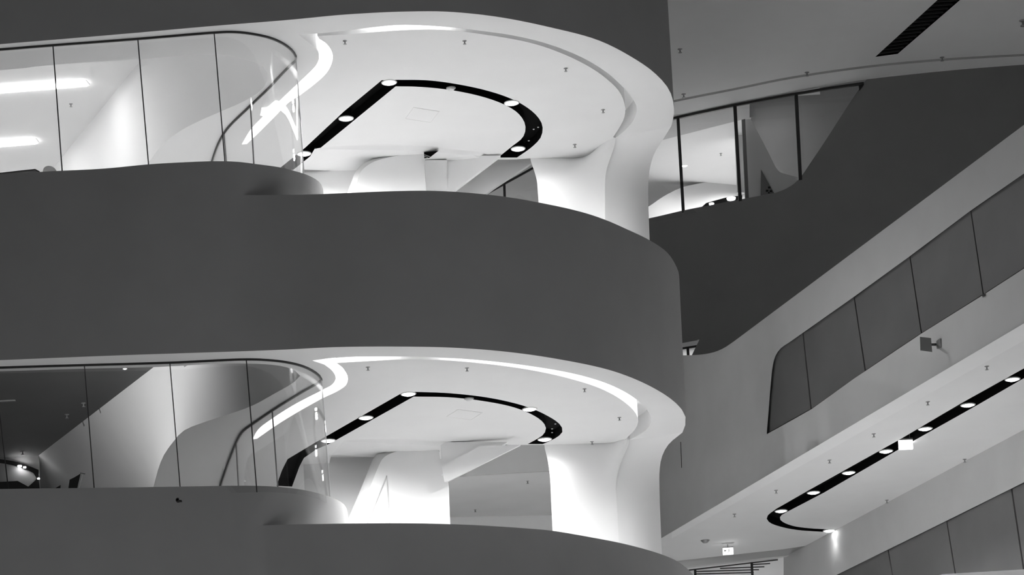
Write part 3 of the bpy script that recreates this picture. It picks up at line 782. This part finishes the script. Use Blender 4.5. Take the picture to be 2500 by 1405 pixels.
# ================================================================== RIGHT-HAND GALLERY
WA, WB = P(1640, 1300, ZL), P(2500, 790, ZL)
def W(x, y, off=0.0): return V(x, y, WA, WB, off)
wdir = (WB - WA).normalized()
wtop = [tuple(v) for v in res([(1540, 866), (1620, 868), (1680, 868), (1715, 866), (1745, 860), (1768, 850), (1792, 834)], 24)] + [(2500, 305), (3100, -143)]
soffl = [(3100, 434), (2500, 790), (1640, 1300), (1540, 1359)]
pan_top = [tuple(v) for v in res([(1872, 1061), (1878, 985), (1883, 925), (1887, 892), (1893, 870), (1906, 851), (1925, 838)], 22)] + [(1962, 812), (2082.6, 727), (2222, 625.6), (2368, 516), (2500, 424), (3045, 35.4)]
pan_bot = [(3045, 304.5), (2500, 656), (2402, 719.6), (2248, 816), (2086, 924.5), (1981, 1000)]
outer = [W(x, y) for x, y, *_ in wtop] + [W(x, y) for x, y in soffl]
hol = [W(x, y) for x, y, *_ in pan_top] + [W(x, y) for x, y in pan_bot]
m = MB().poly([outer, hol])
holb = [W(x, y, .07) for x, y, *_ in pan_top] + [W(x, y, .07) for x, y in pan_bot]
m.grid([hol + [hol[0]], holb + [holb[0]]])
topb = [W(x, y, 0) + Vector((.45, .12, 0)) for x, y, *_ in wtop]
m.grid([[W(x, y) for x, y, *_ in wtop], topb])
wg = m.build('wall_gallery', M_GREYW)
struct(wg, 'light grey gallery wall with a swept top edge and inset cladding panels')
def panels(parent, top, bot, seams, Wf, off, m, ymax=None):
    """split the inset field between top and bottom edge at the seams; one object each"""
    def yat(c, x):
        for a, b in zip(c, c[1:]):
            lo, hi = (a, b) if a[0] <= b[0] else (b, a)
            if lo[0] <= x <= hi[0] and hi[0] > lo[0]: return lo[1] + (hi[1] - lo[1]) * (x - lo[0]) / (hi[0] - lo[0])
        return None
    for i, loop in enumerate(seams):
        pts = [Wf(x, y, off) for x, y in loop]
        c = sum(pts, Vector()) / len(pts)
        bk = [v + Vector((.05, .015, 0)) for v in pts]
        o = MB().prism(pts, bk).build('panel', m, parent)
backing = MB().poly([holb]).build('panel_backing', M_LINE, wg)
g = .8
tc = [tuple(v)[:2] for v in pan_top]
left_curve = [(x + g, y) for x, y in tc[:22]]
loops = [left_curve + [(1960 - g, 813.6 + 1), (1979.5 - g, 999)] + [(1876, 1057)],
         [(1961 + g, 814), (2085 - g, 727), (2112 - g, 907), (1981 + g, 998)],
         [(2086 + g, 726.5), (2221 - g, 627.5), (2249 - g, 814), (2113 + g, 904.5)],
         [(2222 + g, 627), (2370 - g, 516.5), (2400 - g, 719), (2250 + g, 813)],
         [(2371 + g, 516), (2530 - g, 404), (2560 - g, 615), (2401 + g, 718)],
         [(2531 + g, 402), (2700 - g, 282), (2731 - g, 507), (2561 + g, 615)],
         [(2701 + g, 281), (2880 - g, 154), (2912 - g, 391), (2732 + g, 506)],
         [(2881 + g, 152.5), (3043, 37.5), (3043, 307), (2913 + g, 390)]]
panels(wg, None, None, loops, W, .045, M_PANEL)
# faint upright joint at the left end of the gallery wall
MB().bar(W(1662, 1080, -.004), W(1664, 1143, -.004), .012, .012, Vector((0, 1, 0))).build('joint', M_LINE, wg)
# lower wall beyond the soffit
XA, XB = P(1966, 1334, ZL), P(2500, 1050, ZL)
def X(x, y, off=0.0): return V(x, y, XA, XB, off)
lt = [(2041, 1405.5), (1960, 1447), (1960, 1700), (3040, 1700), (3040, 914.5), (2500, 1178.5), (2312, 1272)]
out = [X(1966, 1334), X(2500, 1050), X(3100, 733), X(3100, 1800), X(1900, 1800), X(1913, 1450), X(1913, 1362)]
hl = [X(x, y) for x, y in lt]
hb = [X(x, y, .07) for x, y in lt]
m = MB().poly([out, hl]); m.grid([hl + [hl[0]], hb + [hb[0]]])
wl = m.build('wall_gallery_below', M_GREYW)
struct(wl, 'grey wall below the gallery soffit with inset cladding panels')
MB().poly([hb]).build('panel_backing', M_LINE, wl)
loops = [[(1965, 1446), (2041, 1407), (2168 - g, 1344.5), (2226 - g, 1690), (1965, 1690)],
         [(2169 + g, 1344), (2311 - g, 1274.5), (2378 - g, 1690), (2228 + g, 1690)],
         [(2312 + g, 1274), (2469 - g, 1196), (2542 - g, 1690), (2380 + g, 1690)],
         [(2471 + g, 1195), (2640 - g, 1112), (2718 - g, 1690), (2545 + g, 1690)],
         [(2641 + g, 1111), (2830 - g, 1019), (2900 - g, 1690), (2720 + g, 1690)],
         [(2831 + g, 1018), (3036, 918), (3036, 1690), (2902 + g, 1690)]]
panels(wl, None, None, loops, X, .045, M_PANEL)
# gallery soffit with slot
soff = [P(x, y, ZL) for x, y in [(1540, 1359), (1640, 1300), (2500, 790), (3100, 434), (3100, 733), (2500, 1050), (1966, 1334), (1913, 1342), (1650, 1371), (1520, 1386)]]
gsO = [(3060, 588), (2500, 900), (2349, 984), (2199, 1072.5), (1973.5, 1198.5)] + [tuple(v)[:2] for v in res([(1895, 1243.5), (1874, 1260), (1872, 1268), (1879.5, 1277), (1906, 1287), (1947, 1295), (2028, 1300.5)], 24)]
gsI = [tuple(v)[:2] for v in res([(2037, 1294), (1973.5, 1290.5), (1936, 1285), (1911.5, 1275.5), (1904, 1268), (1906, 1260.5), (1921, 1251)], 24)] + [(2011, 1204), (2229, 1078), (2379.5, 993.5), (2500, 924), (3060, 613)]
sl = [P(x, y, ZL) for x, y in gsO + gsI]
so = MB().poly([soff, sl]).build('ceiling_gallery', M_CEIL)
struct(so, 'white gallery soffit with long black light slot')
# bright border strip along the outer edge, a shallow dropped lip
st = [P(x, y, ZL - .012) for x, y in [(1640, 1300), (2500, 790), (3100, 434)]]
st2 = [P(x, y, ZL - .003) for x, y in [(1640, 1316), (2500, 832), (3100, 494)]]
MB().grid([st, st2]).build('edge_strip', M_WHITE, so)
e = empty('light_slot', tuple(sl[8]))
slt = [up(v, .14) for v in sl]
reparent(MB().grid([sl + [sl[0]], slt + [slt[0]]]).build('side', M_BLACK), e); reparent(MB().poly([slt]).build('back_plate', M_BLACK), e)
tag(e, 'long black light slot curving back at the end of the gallery soffit', 'light slot', 'black light slots')
gl = [(2472, 926), (2363, 989), (2259, 1047), (2163, 1102), (2072, 1154.5), (1986, 1203), (1907, 1248), (2024, 1296)]
gn = ['first downlight from the picture edge', 'second downlight from the picture edge', 'third downlight from the picture edge', 'downlight just below the hanging sign', 'second downlight below the hanging sign', 'third downlight below the hanging sign', 'downlight where the slot starts to curve', 'downlight at the tail end']
for (x, y), nm in zip(gl, gn): downlight(P(x, y, ZL), nm + ' of the gallery slot', 'gallery downlights', P_GAL if y < 1290 else 4, r=.115, cone=112)
gs = [(2409, 895), (2265, 981.5), (2133, 1060), (2025, 1124), (1894.6, 1198), (1793, 1256), (2355, 1122), (2165, 1222)]
for i, ((x, y)) in enumerate(gs):
    nm = (ORD[i] + ' sprinkler head along the outer edge of the gallery soffit, counted from the picture edge') if i < 6 else ['upper', 'lower'][i - 6] + ' sprinkler head at the wall side of the gallery soffit'
    sprinkler(P(x, y, ZL), nm, s=1.15)
e = empty('smoke_detector', tuple(P(1721.6, 1320, ZL)))
MB().lathe([(.07, .004), (.07, -.02), (.04, -.05), (.0005, -.052)], 16).build('head', M_METAL, e, True)
MB().lathe([(.085, .004), (.085, -.008), (.06, -.01)], 16).build('base_ring', M_GREYP, e, True)
tag(e, 'dark smoke detector on the gallery soffit near the column', 'detector')
# hanging box sign
c = D(2211, 1087, P(2210, 1080, ZL).y)
e = empty('hanging_sign', tuple(c))
ax = Vector((.112, .012, 0)); ay = Vector((0, .035, 0)); az = Vector((0, 0, .07))
MB().box(Vector((0, 0, 0)), ax, ay, az).build('light_box', M_SIGN, e)
MB().box(Vector((0, 0, .085)), ax * 1.02, ay * 1.1, Vector((0, 0, .014))).build('cap', M_GREYP, e)
for s in (-.07, .07): MB().lathe([(.006, .095), (.006, .24)], 8, Vector((s, 0, 0))).build('rod', M_METAL, e)
tag(e, 'white box sign hanging from the long gallery light slot', 'sign')
# lit exit sign with running figure and arrow
yE = 53.2
c = D(1777.5, 1347, yE); k = yE / FPX
e = empty('exit_sign', tuple(c))
MB().box(Vector((0, 0, 0)), Vector((12.5 * k, 0, 0)), Vector((0, .03, 0)), Vector((0, 0, 7.8 * k))).build('light_box', M_SIGN, e)
MB().box(Vector((0, 0, 9.2 * k)), Vector((12.5 * k, 0, 0)), Vector((0, .035, 0)), Vector((0, 0, 1.0 * k))).build('cap', M_GREYP, e)
MB().lathe([(.008, 9 * k), (.008, 17 * k)], 8).build('rod', M_METAL, e)
m = MB()
def pl(pts): m.prism([Vector((x * k, -.034, y * k)) for x, y in pts], [Vector((x * k, -.03, y * k)) for x, y in pts])
pl([(-11, 1), (-7, 4.5), (-7, 2.3), (-4, 2.3), (-4, -.3), (-7, -.3), (-7, -2.5)])
pl([(1, 6), (3, 6), (3, 4), (1, 4)]); pl([(0, 3.5), (3.5, 3.5), (2.5, -1), (.8, -1)]); pl([(.8, -1), (2.5, -1), (-1, -5.5), (-2.4, -5)]); pl([(2, -1), (3.2, -1.8), (5.5, -5.5), (4.2, -5.8)])
m.build('pictogram', M_SIGND, e)
tag(e, 'lit exit sign with pictogram hanging at the far end of the gallery soffit', 'exit sign')
# bracket plate on the gallery wall
c = W(2292, 846)
e = empty('wall_plate_sign', tuple(c))
pq = [(2246, 823), (2273, 826), (2276, 860), (2247, 856)]
yp = c.y - .25
pp = [D(x, y, yp) for x, y in pq]
reparent(MB().prism(pp, [v + Vector((0, .012, 0)) for v in pp]).build('plate', M_GREYP), e)
reparent(MB().bar(D(2270, 842, yp + .006), W(2284, 842), .03, .03).build('arm', M_FRAME), e)
reparent(MB().prism([W(x, y, -.015) for x, y in [(2286, 833), (2296, 826), (2297, 850), (2287, 853)]], [W(x, y, 0) for x, y in [(2286, 833), (2296, 826), (2297, 850), (2287, 853)]]).build('wall_mount', M_GREYP), e)
tag(e, 'small grey square plate on a bracket under the gallery panels', 'plate sign')
c = W(2402, 722, -.01)
o = MB().box(c, wdir * .035, Vector((.01, .02, 0)), Vector((0, 0, .015))).build('panel_clip', M_FRAME, wg)

# end of the gallery: front wall, railing and lit space behind it
yR = P(1650, 1371, ZL).y
wallq('wall_gallery_end', [D(1500, 1386, yR), D(1650, 1371, yR), D(1913, 1341, yR), D(1966, 1333, yR), D(1966, 1352, yR), D(1916, 1358, yR), D(1674, 1385, yR), D(1640, 1392, yR), D(1630, 1500, yR), D(1500, 1500, yR)], M_GREYW, 'grey lintel at the far end of the gallery soffit', .15)
wallq('wall_lit_landing', [D(1560, 1370, yR + 3.2), D(2000, 1330, yR + 3.2), D(2000, 1700, yR + 3.2), D(1560, 1700, yR + 3.2)], M_WHITE, 'bright wall behind the black railing at the gallery end')
r = empty('railing', tuple(D(1760, 1420, yR + .4)))
yy = yR + .4
reparent(MB().bar(D(1680, 1393.5, yy), D(1899, 1368, yy), .03, .022).build('top_rail', M_FRAME), r)
for x0, y0, x1, y1 in ((1697, 1391, 1699, 1450), (1835, 1374, 1838, 1425)):
    reparent(MB().bar(D(x0, y0, yy), D(x1, y1, yy), .045, .045, Vector((0, 1, 0))).build('post', M_FRAME), r)
for x0, y0, x1, y1 in ((1838, 1379.5, 1880, 1377), (1758, 1389, 1866, 1385), (1700, 1396.5, 1853, 1392), (1700, 1402.5, 1840, 1399), (1700, 1409, 1830, 1406)):
    reparent(MB().bar(D(x0, y0, yy + .01), D(x1, y1, yy + .01), .02, .02).build('rail', M_FRAME), r)
tag(r, 'black horizontal-bar railing at the far end under the gallery', 'railing')
struct(MB().poly([[Vector((3.2, yR + .2, ZL + CAMZ)), Vector((6.6, yR + .2, ZL + CAMZ)), Vector((6.6, yR + 3.2, ZL + CAMZ)), Vector((3.2, yR + 3.2, ZL + CAMZ))]]).build('ceiling_landing', M_CEIL), 'ceiling of the landing behind the black railing')
downlight(Vector((6.4, yR + 1.7, ZL + CAMZ)), 'added unseen landing downlight over the black railing', 'added landing lamps', 600)  # added out of view to brighten the landing wall

# ================================================================== FAR HALL, TOP RIGHT
edge = [(1440, 338), (1560, 308), (1645, 287.6), (1786, 256), (1936, 227), (2049, 205), (2116, 194), (2312, 173), (2500, 158), (2760, 143), (3200, 122)]
groove = [(1440, 300), (1560, 270), (1645, 250), (1786, 222), (1936, 192), (2124, 165), (2312, 148), (2500, 137), (2760, 124), (3200, 105)]
ed = onz(edge, ZT, 60); gr = onz(groove, ZT, 60); gr2 = onz([(x, y - 5.5) for x, y in groove], ZT, 60)
vent = [(2137, 139), (2191.6, 131.6), (2344, 0), (2460, -104), (2406, -104), (2289, 0)]
ve = [P(x, y, ZT) for x, y in vent]
main = gr2 + [P(3200, -420, ZT), P(1440, -420, ZT)]
ce = MB().poly([main, ve]).build('ceiling_hall', M_CEIL)
struct(ce, 'large dim hall ceiling with black grille and shadow gap')
MB().grid([gr, ed]).build('border_strip', M_CEIL, ce)
g1 = [up(v, .12) for v in gr]; g2 = [up(v, .12) for v in gr2]
MB().grid([gr, g1, g2, gr2]).build('shadow_gap', M_GREYW, ce)
e = empty('ceiling_grille', tuple(ve[0]))
vt = [up(v, .1) for v in ve]
reparent(MB().grid([ve + [ve[0]], vt + [vt[0]]]).poly([vt]).build('recess', M_BLACK), e)
for i in range(24):
    t = (i + .5) / 24
    a = ve[0].lerp(ve[5], t) if t <= 1 else None
    la = ve[0] + (ve[4] - ve[0]) * t; lb = ve[1] + (ve[3] - ve[1]) * t
    reparent(MB().bar(up(la, .03), up(lb, .03), .03, .03).build('slat', M_SLAT), e)
tag(e, 'long black slatted grille in the dim hall ceiling', 'grille')
for (x, y), nm in zip([(1660, 120), (1970, 177), (2300, 140), (1669, 230)], ['beside the top parapet band', 'by the shadow gap over the black mullions', 'by the shadow gap near the grille', 'by the shadow gap beside the round rim']):
    sprinkler(P(x, y, ZT), 'sprinkler head on the dim hall ceiling %s' % nm, s=1.5)
sprinkler(P(2497, 50, ZT), 'sprinkler head on the dim hall ceiling at the picture edge', s=2.2)
# dark wall following the ceiling edge
def yedge(px):
    best = None
    for a, b in zip(edge, edge[1:]):
        if a[0] <= px <= b[0]:
            t = (px - a[0]) / (b[0] - a[0]); return P(px, a[1] + (b[1] - a[1]) * t, ZT).y
    return P(edge[-1][0], edge[-1][1], ZT).y
def E(px, py, off=0.0): return D(px, py, yedge(px) + off)
dtop = [tuple(v)[:2] for v in res([(1440, 566), (1560, 539), (1609, 528), (1669, 514), (1729, 502), (1808, 487), (1853, 479), (1887, 473), (1917, 462), (1940, 448), (1958, 428.5), (1980, 396), (2011, 350), (2067, 263), (2105, 206)], 70)]
dtop2 = [(2116, 194), (2200, 185), (2312, 173), (2500, 158), (2760, 143), (3190, 122.5)]
dt = dtop + dtop2
ca = [p for p in dt if p[0] <= 1712]; cb = [p for p in dt if p[0] >= 1700]
def ybot(x): return 838 - (x - 1667) * .185
m = MB()
m.grid([[E(x, y) for x, y in ca], [E(x, ybot(x)) for x, y in ca]])
m.grid([[E(x, y) for x, y in cb], [E(x, 830) for x, y in cb]])
xs = [1708 + i * (3190 - 1708) / 40 for i in range(41)]
m.grid([[E(x, 829) for x in xs], [E(x - 19 * max(0, 1 - i / 2), 868) for i, x in enumerate(xs)], [E(x - 30 * max(0, 1 - i / 3), 960) for i, x in enumerate(xs)]])
m.grid([[E(x, y) for x, y in dt], [E(x, y, .25) for x, y in dt]])
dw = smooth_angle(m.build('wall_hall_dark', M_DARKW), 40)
struct(dw, 'big shade-dark swept wall behind the gallery with a slanting window edge')
# window with black mullions
hy = lambda x: yedge(x) - .03
w1 = empty('window_1', tuple(D(1800, 500, 55.9)))
hd = [(1560, 309), (1646, 289.5), (1720, 273.5), (1793, 258), (1870, 243), (1943, 229.5), (2030, 215), (2109, 204)]
mm = MB()
for a, b in zip(hd, hd[1:]): mm.bar(D(*a, hy(a[0])), D(*b, hy(b[0])), .05, .045)
reparent(mm.build('frame_head', M_FRAME), w1)
for x0, y0, x1, y1, wd_ in ((1655, 288, 1668.5, 520, .058), (1794, 258, 1807, 492, .065), (1943.5, 230, 1954, 440, .065)):
    reparent(MB().bar(D(x0, y0, hy(x0)), D(x1, y1, hy(x0)), wd_, .05, Vector((0, 1, 0))).build('mullion', M_FRAME), w1)
reparent(MB().prism([D(x, y, hy(2100)) for x, y in [(2096, 207), (2109, 204), (2106, 212), (2098, 222)]], [D(x, y, hy(2100) + .05) for x, y in [(2096, 207), (2109, 204), (2106, 212), (2098, 222)]]).build('corner_bracket', M_FRAME), w1)
for a, b, c_, d_ in (((1560, 309), (1653, 288), (1666, 530), (1570, 545)), ((1658, 287), (1792, 258), (1804, 500), (1671, 525)), ((1797, 257), (1942, 230), (1952, 450), (1810, 495)), ((1946, 229), (2104, 205), (1958, 440), (1956, 445))):
    pn = MB().poly([[D(x, y, 55.9 + .12 - (x - 1645) * .0018) for x, y in (a, b, c_, d_)]]).build('pane', M_GLASS); reparent(pn, w1)
struct(w1, 'window band with black mullions beneath the hall ceiling edge')
# room behind that window
zi = ZT - .02
cq = onz([(1440, 340), (1560, 310), (1645, 289), (1793, 259), (1830, 251)], zi) + onz([(1830, 288), (1793, 297), (1618, 342), (1440, 388)], zi)
struct(MB().poly([cq]).build('ceiling_window_strip', M_GREYW), 'grey ceiling strip just inside the black mullioned window')
b0 = onz([(1440, 388), (1618, 342), (1793, 297), (1840, 285)], zi)
b1 = [up(v, .25) for v in b0]
far_ = [Vector((b1[-1].x + .6, 72, b1[-1].z)), Vector((b1[0].x - 1, 72, b1[0].z))]
struct(MB().grid([b0, b1]).poly([b1 + far_]).build('ceiling_window_room', M_CEIL), 'bright ceiling of the room behind the black mullions')
cv = res([(1440, 590), (1530, 535), (1586, 503), (1620, 480), (1665, 458), (1720, 446), (1770, 440), (1832, 435)], 40)
fw = [D(p.x, p.y, 60.5 + (p.x - 1586) * .004) for p in cv]
fb = [Vector((v.x, v.y, v.z - 2.2)) for v in fw]
o = MB().grid([fw, fb]).grid([fw, [v + Vector((0, .3, 0)) for v in fw]]).build('wall_window_room', M_GREYW); smooth_angle(o, 50)
struct(o, 'white curved counter wall behind the black mullions')
struct(MB().poly([[Vector((1, 57.2, ZT - 3 + CAMZ)), Vector((7, 57.2, ZT - 3 + CAMZ)), Vector((7, 70, ZT - 3 + CAMZ)), Vector((1, 70, ZT - 3 + CAMZ))]]).build('floor_window_room', M_FLOOR), 'floor of the room behind the black mullions')
downlight(P(1671, 405, zi + .25), 'small lit downlight seen through the black mullioned window', 'window room lamps', 45, r=.07)
sprinkler(P(1760, 375, zi + .25), 'sprinkler head seen through the black mullioned window')
for i in range(3):
    downlight(Vector((6.2, 59.0 + i * .8, zi + .25 + CAMZ)), 'added ceiling downlight hidden by the window head, %s along' % ORD[i], 'window room lamps', 250, r=.07)  # unseen lamps added for bounce onto the window room ceiling
e = empty('lamp_track', tuple(D(1765, 510, 57.5)))
tq = [(1714, 505), (1724, 496), (1745, 490), (1775, 482), (1812, 477), (1812, 500)]
reparent(MB().prism([D(x, y, 57.5) for x, y in tq], [D(x, y, 57.9) for x, y in tq]).build('hood', M_BLACK), e)
for x, y, r_ in ((1737, 497, .05), (1785, 484, .09)):
    reparent(MB().lathe([(r_, .0), (r_ * .9, -.03), (.0005, -.05)], 14, D(x, y, 57.4)).build('spot', M_LAMP, None, True), e)
tag(e, 'black lamp track with two lit spots at the foot of the window', 'lamp track')
wallq('wall_jamb', [D(1800, 255, 57.3), D(1832, 290, 57.3), D(1866, 352, 57.3), D(1892, 406, 57.3), D(1903, 421, 57.3), D(1960, 436, 57.3), D(1960, 500, 57.3), D(1826, 500, 57.3), D(1818, 290, 57.3)], M_WHITE, 'pale wedge wall behind the middle mullion')
wallq('wall_post', [D(1811, 285, 57.0), D(1819, 285, 57.0), D(1829, 500, 57.0), D(1820, 500, 57.0)], M_DARKW, 'dark upright post behind the middle mullion')
wallq('wall_dusk', [D(1790, 220, 58.2), D(2140, 180, 58.2), D(2140, 470, 58.2), D(1800, 470, 58.2)], M_GREYW, 'dim wall behind the farthest window pane')
struct(MB().poly([[atz(D(1830, 194, 57), D(1900, 194, 57).z - CAMZ + .0), atz(D(2000, 194, 57), D(1900, 194, 57).z - CAMZ), atz(D(2000, 194, 58), D(1900, 194, 57).z - CAMZ), atz(D(1830, 194, 58), D(1900, 194, 57).z - CAMZ)]]).build('ceiling_pocket', M_CEIL), 'added raised ceiling pocket behind the window head')
downlight(D(1900, 194, 57.0) + Vector((0, .4, 0)), 'added pocket downlight hidden by the window head over the wedge wall', 'window room lamps', 5, r=.07)  # added with its pocket, out of view, to light the walls below
tp = [(1858, 414), (1890, 472), (1857, 478)]
o = MB().prism([D(x, y, 57.26) for x, y in tp], [D(x, y, 57.29) for x, y in tp]).build('notice', M_GREYP); tag(o, 'small grey triangular notice on the pale wedge wall', 'notice')
nt_ = MB()
for x, y, w_ in ((1878, 458, 3), (1873, 466, 3), (1882, 467, 3), (1877, 471, 2)): nt_.box(D(x, y, 57.25), Vector((w_ * .008, 0, 0)), Vector((0, .004, 0)), Vector((0, 0, w_ * .006)))
nt_.build('print', M_BLACK, o)
# small opening below the dark wall
wallq('wall_lit_slot', [D(1560, 800, 57.6), D(1760, 790, 57.6), D(1760, 930, 57.6), D(1560, 930, 57.6)], M_WHITE, 'lit wall behind the little opening below the dark wall')
w3 = empty('window_3', tuple(D(1680, 870, 56.3)))
reparent(MB().bar(D(1600, 862, 56.3), D(1704, 845.5, 56.3), .04, .035).build('frame_head', M_FRAME), w3)
reparent(MB().bar(D(1679, 850, 56.3), D(1681, 880, 56.3), .05, .05, Vector((0, 1, 0))).build('mullion', M_FRAME), w3)
struct(w3, 'little black framed window below the dark wall')
downlight(D(1690, 812, 57.0), 'added downlight hidden behind the little window below the dark wall', 'window room lamps', 40, r=.06)  # added out of view to light the wall behind the opening

struct(MB().poly([[Vector((1.0, 47, ZFB + CAMZ)), Vector((6.2, 38.5, ZFB + CAMZ)), Vector((11, 38.5, ZFB + CAMZ)), Vector((6.4, 57, ZFB + CAMZ)), Vector((1.0, 57, ZFB + CAMZ))]]).build('floor_gallery', M_FLOOR), 'pale floor under the gallery soffit')
